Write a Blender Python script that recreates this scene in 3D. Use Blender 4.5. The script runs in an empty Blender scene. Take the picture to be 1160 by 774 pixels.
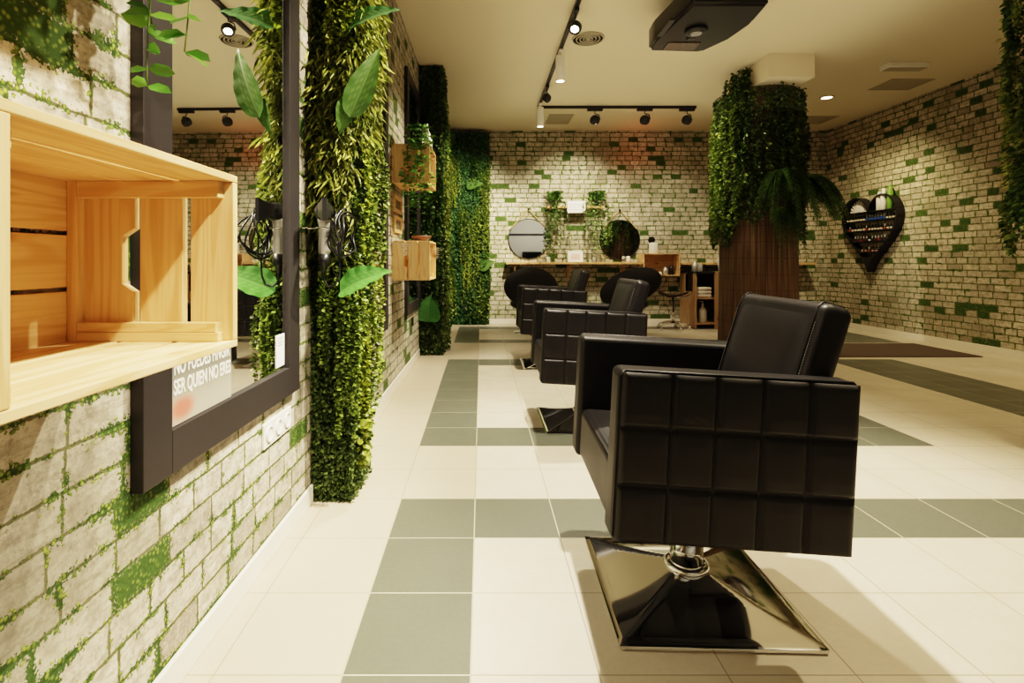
import bpy, bmesh, math, random
import numpy as np
from mathutils import Vector, Matrix, Euler
random.seed(7); rng = np.random.default_rng(7)
PI = math.pi; sin = math.sin; cos = math.cos
C = bpy.context.scene.collection
F = 585.0; H = 1.06; CEIL = 3.27; BACK = 8.75; RX = 5.86; LX0 = -0.785; LK = 0.0145
def lw(s, n, z): return (LX0 + LK*s + n, s - LK*n, z)
LROT = -LK
# ------------------------------------------------------------------ objects
def link(name, me, m=None, parent=None):
    o = bpy.data.objects.new(name, me); C.objects.link(o)
    if m is not None:
        if isinstance(m, (list, tuple)):
            for q in m: me.materials.append(q)
        else: me.materials.append(m)
    if parent is not None: o.parent = parent
    return o
def thing(name, label, cat, loc=(0,0,0), rz=0.0, group=None):
    o = bpy.data.objects.new(name, None); C.objects.link(o); o.empty_display_size = .1
    o.location = loc; o.rotation_euler = (0,0,rz); o['label'] = label; o['category'] = cat
    if group: o['group'] = group
    return o
def tag(o, label, cat, group=None, loc=None, rz=None):
    o['label'] = label; o['category'] = cat
    if group: o['group'] = group
    if loc is not None: o.location = loc
    if rz is not None: o.rotation_euler = (0,0,rz)
    return o
def struct(o): o['kind'] = 'structure'; return o
def dup(root, loc, rz, label=None, group=None):
    r = root.copy(); C.objects.link(r); r.location = loc; r.rotation_euler = (0,0,rz)
    if label: r['label'] = label
    if group: r['group'] = group
    for ch in list(root.children):
        c = ch.copy(); C.objects.link(c); c.parent = r
        for g in ch.children:
            d = g.copy(); C.objects.link(d); d.parent = c
    return r
# ------------------------------------------------------------------ mesh builder
class M:
    def __init__(s): s.bm = bmesh.new()
    def box(s, x0, x1, y0, y1, z0, z1, bev=0, seg=2, mi=0, rot=None, piv=None):
        t = bmesh.new(); bmesh.ops.create_cube(t, size=1)
        for v in t.verts: v.co = Vector((x0+(x1-x0)*(v.co.x+.5), y0+(y1-y0)*(v.co.y+.5), z0+(z1-z0)*(v.co.z+.5)))
        if bev: bmesh.ops.bevel(t, geom=list(t.edges), offset=bev, segments=seg, profile=.5, affect='EDGES')
        if rot is not None:
            p = Vector(piv) if piv else Vector(((x0+x1)/2,(y0+y1)/2,(z0+z1)/2))
            for v in t.verts: v.co = rot @ (v.co-p) + p
        s._add(t, mi); return s
    def _add(s, t, mi=0, smooth=False):
        for f in t.faces:
            f.material_index = mi
            if smooth: f.smooth = True
        me = bpy.data.meshes.new('t'); t.to_mesh(me); t.free(); s.bm.from_mesh(me); bpy.data.meshes.remove(me)
    def tube(s, pts, r, n=8, mi=0, cap=True, closed=False):
        pts = [Vector(p) for p in pts]; N = len(pts); rs = r if isinstance(r,(list,tuple)) else [r]*N
        t = bmesh.new(); rings = []; up = None
        for i, p in enumerate(pts):
            if closed: d = pts[(i+1)%N]-pts[i-1]
            else: d = pts[min(i+1,N-1)]-pts[max(i-1,0)]
            if d.length < 1e-9: d = Vector((0,0,1))
            d.normalize()
            if up is None:
                up = Vector((0,0,1)) if abs(d.z)<.9 else Vector((1,0,0))
            a = up - d*up.dot(d)
            if a.length < 1e-6: a = d.orthogonal()
            a.normalize(); up = a; b = d.cross(a)
            rings.append([t.verts.new(p + (a*cos(2*PI*k/n)+b*sin(2*PI*k/n))*rs[i]) for k in range(n)])
        for i in range(N if closed else N-1):
            A = rings[i]; B = rings[(i+1)%N]
            for k in range(n): t.faces.new((A[k],A[(k+1)%n],B[(k+1)%n],B[k]))
        if cap and not closed:
            t.faces.new(rings[0][::-1]); t.faces.new(rings[-1])
        bmesh.ops.recalc_face_normals(t, faces=t.faces)
        s._add(t, mi, True); return s
    def lathe(s, prof, n=24, c=(0,0,0), mi=0, mat=None, smooth=True):
        t = bmesh.new(); rings = []
        for r, z in prof:
            rings.append([t.verts.new(Vector((r*cos(2*PI*k/n), r*sin(2*PI*k/n), z))) for k in range(n)])
        for A, B in zip(rings, rings[1:]):
            for k in range(n): t.faces.new((A[k],A[(k+1)%n],B[(k+1)%n],B[k]))
        if prof[0][0] > 1e-5: t.faces.new(rings[0][::-1])
        if prof[-1][0] > 1e-5: t.faces.new(rings[-1])
        bmesh.ops.remove_doubles(t, verts=t.verts, dist=1e-5)
        bmesh.ops.recalc_face_normals(t, faces=t.faces)
        for v in t.verts:
            if mat is not None: v.co = mat @ v.co
            v.co += Vector(c)
        s._add(t, mi, smooth); return s
    def prism(s, poly, a0, a1, axis='y', mi=0):
        t = bmesh.new()
        def P(u, v, a): return {'y': (u,a,v), 'x': (a,u,v), 'z': (u,v,a)}[axis]
        A = [t.verts.new(P(u,v,a0)) for u,v in poly]; B = [t.verts.new(P(u,v,a1)) for u,v in poly]; n = len(poly)
        t.faces.new(A[::-1]); t.faces.new(B)
        for k in range(n): t.faces.new((A[k],A[(k+1)%n],B[(k+1)%n],B[k]))
        bmesh.ops.recalc_face_normals(t, faces=t.faces)
        s._add(t, mi); return s
    def grid(s, fn, nu, nv, mi=0, smooth=True, flip=False):
        t = bmesh.new(); V = [[t.verts.new(fn(i/nu, j/nv)) for j in range(nv+1)] for i in range(nu+1)]
        for i in range(nu):
            for j in range(nv):
                q = (V[i][j],V[i+1][j],V[i+1][j+1],V[i][j+1])
                t.faces.new(q[::-1] if flip else q)
        s._add(t, mi, smooth); return s
    def obj(s, name, m=None, parent=None, smooth=False, xf=None):
        if xf is not None:
            for v in s.bm.verts: v.co = xf @ v.co
        me = bpy.data.meshes.new(name); s.bm.to_mesh(me); s.bm.free()
        if smooth:
            me.polygons.foreach_set('use_smooth', [True]*len(me.polygons))
        return link(name, me, m, parent)
def wn(o, lim=None):
    md = o.modifiers.new('wn', 'WEIGHTED_NORMAL'); md.keep_sharp = True; return o
def smooth_all(o):
    o.data.polygons.foreach_set('use_smooth', [True]*len(o.data.polygons)); wn(o); return o
# ------------------------------------------------------------------ node expressions
class NT:
    def __init__(s, name, world=False):
        s.m = bpy.data.materials.new(name); s.m.use_nodes = True; s.t = s.m.node_tree; s.n = s.t.nodes; s.l = s.t.links
        s.b = s.n['Principled BSDF']; s.out = s.n['Material Output']
    def inp(s, sock, v):
        if isinstance(v, bpy.types.NodeSocket): s.l.new(v, sock)
        else:
            if isinstance(v,(tuple,list)) and sock.type=='RGBA' and len(v)==3: v = (*v,1)
            sock.default_value = v
    def math(s, op, a, b=None, c=None, clamp=False):
        n = s.n.new('ShaderNodeMath'); n.operation = op; n.use_clamp = clamp; s.inp(n.inputs[0], a)
        if b is not None: s.inp(n.inputs[1], b)
        if c is not None: s.inp(n.inputs[2], c)
        return n.outputs[0]
    def add(s,a,b): return s.math('ADD',a,b)
    def sub(s,a,b): return s.math('SUBTRACT',a,b)
    def mul(s,a,b): return s.math('MULTIPLY',a,b)
    def mx(s,a,b): return s.math('MAXIMUM',a,b)
    def mn(s,a,b): return s.math('MINIMUM',a,b)
    def smooth(s, v, a, b):
        n = s.n.new('ShaderNodeMapRange'); n.interpolation_type = 'SMOOTHSTEP'; s.inp(n.inputs[0], v); n.inputs[1].default_value=a; n.inputs[2].default_value=b; return n.outputs[0]
    def coord(s, which='Object'):
        return s.n.new('ShaderNodeTexCoord').outputs[which]
    def xyz(s, v):
        n = s.n.new('ShaderNodeSeparateXYZ'); s.inp(n.inputs[0], v); return n.outputs
    def comb(s, x, y, z):
        n = s.n.new('ShaderNodeCombineXYZ'); s.inp(n.inputs[0],x); s.inp(n.inputs[1],y); s.inp(n.inputs[2],z); return n.outputs[0]
    def noise(s, v, scale, detail=2, rough=.5, dist=0, col=False):
        n = s.n.new('ShaderNodeTexNoise'); s.inp(n.inputs['Vector'], v); n.inputs['Scale'].default_value=scale; n.inputs['Detail'].default_value=detail
        n.inputs['Roughness'].default_value=rough; n.inputs['Distortion'].default_value=dist; return n.outputs['Color' if col else 'Fac']
    def vor(s, v, scale, out='Distance', feature='F1'):
        n = s.n.new('ShaderNodeTexVoronoi'); n.feature = feature; s.inp(n.inputs['Vector'], v); n.inputs['Scale'].default_value=scale; return n.outputs[out]
    def white(s, v):
        n = s.n.new('ShaderNodeTexWhiteNoise'); n.noise_dimensions='3D'; s.inp(n.inputs['Vector'], v); return n.outputs['Value'], n.outputs['Color']
    def mix(s, f, a, b, mode='MIX'):
        n = s.n.new('ShaderNodeMix'); n.data_type='RGBA'; n.blend_type=mode; s.inp(n.inputs[0], f); s.inp(n.inputs[6], a); s.inp(n.inputs[7], b); return n.outputs[2]
    def ramp(s, f, stops):
        n = s.n.new('ShaderNodeValToRGB'); s.inp(n.inputs[0], f); e = n.color_ramp.elements
        while len(e) < len(stops): e.new(.5)
        for q, (p, c) in zip(e, stops): q.position = p; q.color = (*c,1)
        return n.outputs[0]
    def bump(s, h, strength=.3, dist=.01):
        n = s.n.new('ShaderNodeBump'); s.inp(n.inputs['Height'], h); n.inputs['Strength'].default_value=strength; n.inputs['Distance'].default_value=dist
        s.l.new(n.outputs[0], s.b.inputs['Normal']); return n
    def set(s, **k):
        for a, v in k.items(): s.inp(s.b.inputs[{'color':'Base Color','rough':'Roughness','metal':'Metallic','spec':'Specular IOR Level','coat':'Coat Weight','em':'Emission Color','es':'Emission Strength','alpha':'Alpha','trans':'Transmission Weight','ior':'IOR','sheen':'Sheen Weight'}[a]], v)
        return s.m
def plain(name, col, rough=.5, metal=0, var=.12, scale=30, bump=0, bs=200, **k):
    t = NT(name); co = t.coord(); n = t.noise(co, scale, 3)
    c = t.mix(n, tuple(x*(1-var) for x in col), tuple(min(1,x*(1+var)) for x in col))
    t.set(color=c, rough=rough, metal=metal, **k)
    if bump: t.bump(t.noise(co, bs, 3), bump, .002)
    return t.m
# ------------------------------------------------------------------ materials
def mat_brick(name, ax, tint=(1,1,1), th=.43, jw=.0085):
    t = NT(name); co = t.coord(); X = t.xyz(co); u0 = X[ax]; z = X[2]
    w1 = t.noise(co, 3.0, 2); w2 = t.noise(co, 26, 3)
    z2 = t.add(z, t.mul(t.sub(w1,.5), .012)); z2 = t.add(z2, t.mul(t.sub(w2,.5), .006))
    v = t.math('DIVIDE', z2, .079); row = t.math('FLOOR', v); fv = t.math('FRACT', v)
    r1,_ = t.white(t.comb(row, 3.3, 1.7)); r2,_ = t.white(t.comb(row, 9.1, 5.2))
    wid = t.add(.125, t.mul(r2, .085))
    u = t.add(t.math('DIVIDE', t.add(u0, t.mul(t.sub(w2,.5), .008)), wid), t.mul(r1, 7.0))
    col = t.math('FLOOR', u); fu = t.math('FRACT', u)
    idv, idc = t.white(t.comb(col, row, 2.2)); id2,_ = t.white(t.comb(col, row, 8.8))
    du = t.mul(t.mn(fu, t.sub(1, fu)), wid); dv = t.mul(t.mn(fv, t.sub(1, fv)), .079)
    dj = t.mn(du, dv)
    fine = t.noise(co, 90, 4, .65)
    lfx = t.noise(co, 45, 4, .7)
    sv = [60,60,60]; sv[ax]=9; strk = t.noise(t.comb(t.mul(X[0],sv[0]),t.mul(X[1],sv[1]),t.mul(X[2],sv[2])),1,5,.7)
    stone = t.ramp(idv, [(0,(.40,.36,.29)),(.2,(.62,.57,.47)),(.5,(.76,.70,.57)),(.8,(.60,.55,.45)),(1,(.80,.74,.61))])
    mott = t.noise(co, 22, 5, .7)
    stone = t.mix(t.smooth(mott,.38,.68), stone, t.mix(.62, stone, (.20,.17,.13)), 'MIX')
    stone = t.mix(t.mul(t.smooth(strk,.46,.66),.55), stone, (.25,.215,.165))
    st2 = t.noise(co, 55, 6, .75); stone = t.mix(t.mul(t.smooth(st2,.52,.62),.45), stone, (.22,.18,.13))
    stone = t.mix(t.mul(t.smooth(fine,.48,.78),.5), stone, (.82,.77,.66))
    jm = t.smooth(t.add(dj, t.mul(t.sub(lfx,.5),.010)), .0018, jw)
    stone = t.mix(jm, (.13,.13,.055), stone)
    # moss: hangs on the joints and fills whole bricks here and there
    big = t.mx(t.noise(co, 11.0, 4, .65), t.mul(t.noise(co, 4.0, 2, .5), .93)); lf = t.vor(co, 85); lf2 = t.noise(co, 160, 2)
    edge = t.sub(t.mul(t.sub(big, th), .11), dj)
    edge = t.add(edge, t.mul(t.sub(lf2, .5), .040)); edge = t.sub(edge, t.mul(t.smooth(lf,.2,.6), .012))
    m1 = t.smooth(edge, -.002, .003)
    MF = .93
    full2 = t.mul(t.math('GREATER_THAN', id2, MF), t.smooth(t.add(dj, t.mul(t.sub(lf2,.5),.06)), -.004, .004))
    moss = t.mx(m1, t.mul(full2, 1))
    gcol = t.mix(t.smooth(lf, .12, .5), (.34,.42,.10), (.04,.08,.018))
    gcol = t.mix(t.smooth(t.noise(co, 14, 2), .4,.7), gcol, (.06,.11,.025))
    gcol = t.mix(t.mul(full2,.45), gcol, (.06,.115,.028))
    stone = t.mix(t.mul(t.smooth(t.noise(co,1.6,3,.6),.42,.66),.45), stone, (.22,.21,.13))
    c = t.mix(moss, stone, gcol)
    c = t.mix(1.0, c, (*tint,1), 'MULTIPLY')
    t.set(color=c, rough=.8, spec=.25)
    h = t.add(t.mul(jm, .5), t.mul(fine,.35)); h = t.add(h, t.mul(moss, t.mul(t.sub(1,lf),.6)))
    t.bump(h, .45, .006)
    return t.m
def mat_wood(name, g, a=(.78,.55,.30), b=(.62,.38,.17), rough=.5, sc=1.0):
    t = NT(name); co = t.coord(); X = t.xyz(co)
    s = [11*sc]*3; s[g] = 1.1*sc
    oi = t.n.new('ShaderNodeObjectInfo').outputs['Random']
    p = t.comb(t.add(t.mul(X[0],s[0]), t.mul(oi,17)), t.mul(X[1],s[1]), t.mul(X[2],s[2]))
    n = t.noise(p, .55, 3, .45, .5)
    ring = t.math('SINE', t.mul(n, 85))
    ring = t.smooth(ring, -.2, 1)
    s2 = [160*sc]*3; s2[g] = 5*sc
    p2 = t.comb(t.mul(X[0],s2[0]), t.mul(X[1],s2[1]), t.mul(X[2],s2[2]))
    fib = t.noise(p2, 1, 2)
    c = t.mix(t.mul(ring,.65), a, b)
    c = t.mix(t.mul(t.smooth(fib,.4,.75),.25), c, tuple(x*.75 for x in b))
    s3 = [9*sc]*3; s3[g] = 4.5*sc
    kn = t.vor(t.comb(t.mul(X[0],s3[0]), t.mul(X[1],s3[1]), t.mul(X[2],s3[2])), .75)
    c = t.mix(t.mul(t.sub(1,t.smooth(kn,.05,.16)),.8), c, (.26,.10,.03))
    t.set(color=c, rough=rough, spec=.35); t.bump(t.add(fib,t.mul(ring,.3)), .12, .002)
    return t.m
def mat_floor():
    t = NT('floor_tiles'); co = t.coord(); X = t.xyz(co); x, y = X[0], X[1]
    TX, TY, X0, Y0 = .329, .3275, -.0266, 1.322
    u = t.math('DIVIDE', t.sub(x, X0), TX); v = t.math('DIVIDE', t.sub(y, Y0), TY)
    fu, fv = t.math('FRACT', u), t.math('FRACT', v)
    rv, rc = t.white(t.comb(t.math('FLOOR', u), t.math('FLOOR', v), 1.5))
    g = t.mn(t.mul(t.mn(fu,t.sub(1,fu)),TX), t.mul(t.mn(fv,t.sub(1,fv)),TY))
    def rect(a,b,c,d):
        q = t.mul(t.math('GREATER_THAN',x,a), t.math('LESS_THAN',x,b))
        return t.mul(q, t.mul(t.math('GREATER_THAN',y,c), t.math('LESS_THAN',y,d)))
    xa, xb = X0-TX, X0
    Y = lambda k: Y0+k*TY
    Xc = lambda k: X0+k*TX
    R = [(xa,xb,-4,Y(3)), (xa,9,Y(2),Y(3)), (xa,xb,Y(5),Y(13)), (xa,Xc(8),Y(5),Y(6)), (Xc(7),Xc(8),Y(5),Y(13)), (xa,Xc(8),Y(12),Y(13)),
         (3.70,4.44,Y(3),Y(13)), (xa,xb,6.70,8.36), (xa,5.49,6.70,6.98), (4.9,5.49,6.98,8.36), (xa,5.49,8.06,8.36)]
    d = None
    for q in R:
        r = rect(*q); d = r if d is None else t.mx(d, r)
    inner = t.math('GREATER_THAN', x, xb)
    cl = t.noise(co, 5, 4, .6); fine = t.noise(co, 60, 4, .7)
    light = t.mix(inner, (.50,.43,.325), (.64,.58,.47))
    light = t.mix(t.mul(t.smooth(cl,.35,.7),.35), light, (.52,.45,.34))
    light = t.mix(t.mul(t.smooth(fine,.4,.7),.15), light, (.45,.38,.28))
    light = t.mix(t.mul(rv,.12), light, (.50,.42,.30))
    dark = t.mix(fine, (.105,.112,.085), (.155,.162,.125))
    dark = t.mix(t.mul(rv,.15), dark, (.10,.11,.09))
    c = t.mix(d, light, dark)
    gr = t.sub(1, t.smooth(g, .0012, .0024))
    c = t.mix(gr, c, t.mix(d, (.34,.28,.20), (.55,.50,.38)))
    t.set(color=c, rough=t.add(.30, t.mul(cl,.18)), spec=.4)
    t.bump(t.add(t.mul(t.sub(1,gr),.5), t.mul(fine,.12)), .25, .002)
    return t.m
def mat_leaf(name, rough=.42, tr=.28):
    t = NT(name); a = t.n.new('ShaderNodeVertexColor'); a.layer_name = 'Col'
    t.set(color=a.outputs[0], rough=rough, spec=.4)
    tb = t.n.new('ShaderNodeBsdfTranslucent'); t.l.new(a.outputs[0], tb.inputs[0])
    mx = t.n.new('ShaderNodeMixShader'); mx.inputs[0].default_value = tr
    t.l.new(t.b.outputs[0], mx.inputs[1]); t.l.new(tb.outputs[0], mx.inputs[2]); t.l.new(mx.outputs[0], t.out.inputs[0])
    return t.m
def mat_leather():
    t = NT('black_leather'); co = t.coord()
    g = t.vor(co, 420); n = t.noise(co, 3.5, 4, .6)
    c = t.mix(n, (.006,.006,.007), (.013,.012,.013))
    wear = t.smooth(t.noise(co, 9, 6, .75), .60,.78)
    c = t.mix(t.mul(wear,.18), c, (.09,.085,.08))
    t.set(color=c, rough=t.add(.34, t.mul(n,.2)), spec=.36)
    t.bump(t.add(t.mul(g,.4), t.mul(t.noise(co,14,3),1.2)), .10, .003)
    return t.m
def emis(name, col, st):
    t = NT(name); t.set(color=(0,0,0), em=col, es=st); return t.m
def mat_reed():
    t = NT('brown_reed_matting'); co = t.coord(); X = t.xyz(co)
    ang = t.math('ARCTAN2', X[1], X[0])
    n = t.noise(t.comb(t.mul(ang, 60), 0.0, t.mul(X[2], 1.2)), 1, 3, .6)
    n2 = t.noise(t.comb(t.mul(ang, 14), 0.0, t.mul(X[2], .7)), 1, 3, .6)
    wire = t.math('FRACT', t.mul(X[2], 5.5)); wire = t.math('LESS_THAN', wire, .03)
    c = t.ramp(n, [(.3,(.045,.026,.016)),(.5,(.14,.085,.05)),(.7,(.34,.24,.15))])
    c = t.mix(t.smooth(n2,.35,.7), c, t.mix(.5, c, (.03,.015,.01)))
    c = t.mix(t.mul(wire,.6), c, (.03,.02,.015))
    t.set(color=c, rough=.75); t.bump(n, .8, .01); return t.m
BR_L = mat_brick('stone_wallpaper', 1, (.90,.90,.92), .415, .0055); BR_R = mat_brick('stone_wallpaper_right', 1, (.95,.93,.88), .425, .011); BR_B = mat_brick('stone_wallpaper_back', 0, (1,1,1), .42, .011)
WX, WY, WZ = mat_wood('pine_x',0), mat_wood('pine_y',1), mat_wood('pine_z',2)
OAK = mat_wood('oak_veneer',2,(.56,.38,.21),(.40,.25,.13),.45,.8); SHW = mat_wood('shelf_wood',0,(.62,.42,.20),(.48,.30,.13),.5)
FLOOR = mat_floor(); LEAF = mat_leaf('leaf'); LEAFD = mat_leaf('leaf_matt',.6,.2)
LEATH = mat_leather(); REED = mat_reed()
CEILM = plain('ceiling_paint',(.72,.65,.50),.8,var=.02,scale=1.2); CREAM = plain('cream_wall',(.76,.76,.72),.8,var=.04,scale=2)
WHITE = plain('white_plastic',(.80,.78,.72),.35,var=.02); BASE = plain('baseboard_white',(.80,.76,.67),.35,var=.04,scale=8)
CHROME = plain('chrome',(.80,.80,.80),.06,1,var=.03); SILVER = plain('brushed_silver',(.62,.62,.60),.38,.8,var=.06)
FRAME = plain('dark_frame_wood',(.022,.019,.020),.5,var=.18,scale=60); BLACK = plain('black_plastic',(.012,.012,.013),.35,var=.2)
BLACKM = plain('black_metal',(.015,.015,.016),.45,var=.2); GLOSS = plain('gloss_black',(.008,.008,.008),.12,var=.2)
GREENB = plain('dark_green_backing',(.02,.055,.014),.8,var=.5,scale=70,bump=.6,bs=60)
MIRROR = plain('mirror_glass',(.90,.91,.89),.012,1,var=.0); GREYV = plain('vent_tan',(.42,.38,.29),.7,var=.06)
GREY = plain('grey_plastic',(.30,.30,.28),.4); ROPE = plain('rope_jute',(.42,.30,.16),.8,var=.3,scale=200)
PAPER = plain('paper_white',(.86,.84,.80),.6,var=.01); INK = plain('grey_ink',(.22,.22,.21),.7); POTB = plain('black_pot',(.03,.03,.028),.6)
BROWN = plain('brown_bowl',(.14,.07,.04),.5); MAT = plain('doormat_brown',(.085,.062,.045),.9,var=.3,scale=90,bump=.5)
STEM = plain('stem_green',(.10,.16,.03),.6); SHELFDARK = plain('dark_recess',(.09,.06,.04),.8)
LAMPW = emis('lamp_glow',(1,.86,.62),14); LAMPD = emis('lamp_glow_small',(1,.86,.62),4)
# ------------------------------------------------------------------ leaves
TPL = {'round': np.array([(0,0,0),(.46,.30,.08),(.42,.75,.05),(0,1,-.06),(-.42,.75,.05),(-.46,.30,.08)]),
       'long': np.array([(0,0,0),(.40,.25,.05),(.36,.60,.03),(0,1,-.16),(-.36,.60,.03),(-.40,.25,.05)])}
def unit(a): return a/np.maximum(np.linalg.norm(a,axis=1,keepdims=True),1e-9)
class Leaves:
    def __init__(s): s.V=[]; s.c=[]
    def add(s, P, D, L, W, col, kind='round', N=None):
        P=np.atleast_2d(P).astype(float); n=len(P); D=unit(np.atleast_2d(D)+np.zeros((n,3)))
        if N is None: N=rng.normal(size=(n,3)); N[:,2]=np.abs(N[:,2])+.5
        N=N-D*np.sum(N*D,axis=1,keepdims=True); N=unit(N); S=np.cross(D,N)
        L=(np.zeros(n)+L)[:,None,None]; W=(np.zeros(n)+W)[:,None,None]; T=TPL[kind]
        v=P[:,None,:]+D[:,None,:]*L*T[None,:,1:2]+S[:,None,:]*W*T[None,:,0:1]+N[:,None,:]*L*T[None,:,2:3]
        s.V.append(v); s.c.append(np.repeat(col[:,None,:],6,axis=1))
    def obj(s, name, mat, parent=None, stuff=False):
        V=np.concatenate(s.V).reshape(-1,3); c=np.concatenate(s.c).reshape(-1,3); n=len(V)//6
        me=bpy.data.meshes.new(name); me.vertices.add(len(V)); me.vertices.foreach_set('co',V.ravel())
        idx=(np.arange(n)[:,None]*6+np.array([0,1,2,3,0,3,4,5])).ravel()
        me.loops.add(len(idx)); me.loops.foreach_set('vertex_index',idx.astype(np.int32))
        me.polygons.add(n*2); me.polygons.foreach_set('loop_start',(np.arange(n*2)*4).astype(np.int32)); me.polygons.foreach_set('loop_total',np.full(n*2,4,dtype=np.int32))
        me.update(calc_edges=True)
        a=me.color_attributes.new('Col','FLOAT_COLOR','POINT'); a.data.foreach_set('color',np.hstack([np.clip(c,0,1),np.ones((len(c),1))]).ravel().astype(np.float32))
        return link(name, me, mat, parent)
def cols(n, a, b, v=.26):
    t=rng.random((n,1)); c=np.array(a)*(1-t)+np.array(b)*t
    return c*(1+rng.normal(size=(n,1))*v)
G_BOX=((.035,.065,.018),(.15,.21,.06)); G_VINE=((.075,.125,.022),(.26,.34,.075)); G_WIL=((.12,.17,.035),(.50,.52,.14)); G_DK=((.045,.075,.02),(.11,.16,.045)); G_FERN=((.04,.09,.02),(.11,.19,.045)); G_YEL=((.18,.25,.03),(.42,.48,.09))
def surf_cloud(Lv, n, o, u, v, nrm, size, col, bulge=.03, out=.8, kind='round', wr=.75):
    o,u,v,nrm=map(np.array,(o,u,v,nrm)); a=rng.random((n,1)); b=rng.random((n,1))
    P=o+u*a+v*b+nrm*rng.random((n,1))*bulge
    D=rng.normal(size=(n,3))*.6+nrm*out+np.array([0,0,-.25]); L=size*(.7+.6*rng.random(n))
    Lv.add(P,D,L,L*wr,cols(n,*col),kind,N=nrm+rng.normal(size=(n,3))*.5)
def strand(Lv, p0, length, nrm, step, size, col, kind='round', wr=.7, bulge=.05, spread=.9, droop=.5, sway=.02, per=3):
    n=max(3,int(length/step)); t=np.linspace(0,1,n); nrm=np.array(nrm,float)
    ph=rng.random()*6; side=np.cross(nrm,[0,0,1.])
    out=bulge*np.sin(np.clip(t*2.2,0,PI/2))*(1-.35*t)
    path=np.array(p0)+nrm*out[:,None]+side*(sway*np.sin(t*5*length+ph))[:,None]+np.array([0,0,-1.])*(t*length)[:,None]
    P=np.repeat(path,per,axis=0)+rng.normal(size=(n*per,3))*size*.22; m=len(P)
    D=rng.normal(size=(m,3)); D[:,2]*=.4; D=unit(D)*spread+nrm*.45+np.array([0,0,-droop]); L=size*(.65+.6*rng.random(m))
    tt=min(.45,max(-.45,rng.normal()*.26))
    c=cols(m,*col)*(1+tt)
    Lv.add(P,D,L,L*wr,c,kind)
def big_leaf(name, base, d, n, L, W, parent, ca=(.09,.19,.045), cb=(.22,.34,.12)):
    base=Vector(base); d=Vector(d).normalized(); n=Vector(n); n=(n-d*n.dot(d)).normalized(); s=d.cross(n)
    bm=bmesh.new(); NU,NV=18,8; V=[]; cc=[]
    for i in range(NU+1):
        t=i/NU; w=W*.5*(math.sin(PI*min(1,t*1.02)**.62)**.85 if 0<t<1 else 0.0)+.001; row=[]
        for j in range(-NV,NV+1):
            q=j/NV; p=base+d*(L*t)+s*(w*q)+n*(abs(q)**1.2*w*.32-.35*L*t*t*.55+.05*sin(t*30)*abs(q)**2*W*.5)
            row.append(bm.verts.new(p)); vein=1.0 if (abs(q)<.06 or abs(((t*9-abs(q)*1.8)%1))<.14) else 0
            cc.append([ca[k]*(1-vein*.6)+cb[k]*vein*.6 for k in range(3)]+[1])
        V.append(row)
    for i in range(NU):
        for j in range(2*NV): bm.faces.new((V[i][j],V[i+1][j],V[i+1][j+1],V[i][j+1]))
    me=bpy.data.meshes.new(name); bm.to_mesh(me); bm.free()
    a=me.color_attributes.new('Col','FLOAT_COLOR','POINT'); a.data.foreach_set('color',np.array(cc,dtype=np.float32).ravel())
    me.polygons.foreach_set('use_smooth',[True]*len(me.polygons))
    return link(name, me, LEAF, parent)
# ------------------------------------------------------------------ room shell
YB = -4.0
struct(M().box(-1.2, RX+.3, YB-.2, BACK+.2, -.1, 0).obj('floor', FLOOR))
struct(M().box(-1.2, RX+.3, YB-.2, BACK+.2, CEIL, CEIL+.1).obj('ceiling', CEILM))
wl = struct(M().box(-.15, 0, YB-.2, 9.1, 0, CEIL).obj('wall_left', BR_L)); wl.location=(LX0,0,0); wl.rotation_euler=(0,0,LROT)
struct(M().box(-1.2, RX+.3, BACK, BACK+.15, 0, CEIL).obj('wall_back', BR_B))
wr_ = struct(M().box(0, .15, YB-.2, BACK+.15, 0, CEIL).obj('wall_right', BR_R)); wr_.location=(RX,0,0)
struct(M().box(-1.2, RX+.3, YB-.15, YB, 0, CEIL).obj('wall_front', CREAM))
bl = M().box(0,.013,YB,2.28,0,.078,.003).box(0,.013,2.66,5.80,0,.078,.003).obj('baseboard_left', BASE); struct(bl); bl.location=(LX0,0,0); bl.rotation_euler=(0,0,LROT)
struct(M().box(-.05, RX-.013, BACK-.013, BACK, 0, .085,.003).obj('baseboard_back', BASE))
struct(M().box(RX-.013, RX, YB, BACK, 0, .085,.003).obj('baseboard_right', BASE))
struct(M().box(-.8, RX, YB, YB+.03, 2.12, 2.20).obj('trim_2', BLACKM))
struct(M().box(3.06, 3.55, 5.49, 6.5, CEIL-.25, CEIL,.004).obj('trim_1', CEILM))
# ------------------------------------------------------------------ mirrors on the left wall
def framed_mirror(label):
    t = thing('framed_mirror', label, 'mirror', group='tall dark framed mirrors on the left wall')
    W, Z0, Z1, B, T = .935, .55, 2.88, .105, .03
    M().box(0,T,0,B,Z0,Z1,.002).box(0,T,W-B,W,Z0,Z1,.002).box(0,T,B,W-B,Z0,Z0+B,.002).box(0,T,B,W-B,Z1-B,Z1,.002).obj('frame', FRAME, t)
    M().box(.004,.016,B-.005,W-B+.005,Z0+B-.005,Z1-B+.005).obj('mirror_glass', MIRROR, t)
    return t
m1 = framed_mirror('tall dark-framed wall mirror nearest the camera, beside the big pine crate'); m1.location=lw(1.13,0,0); m1.rotation_euler=(0,0,LROT)
dup(m1, lw(2.96,0,0), LROT, 'tall dark-framed mirror on left wall just behind the first green plant pilaster')
dup(m1, lw(4.81,0,0), LROT, 'farthest tall dark-framed mirror, between the stacked small crates and second plant pilaster')
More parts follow.
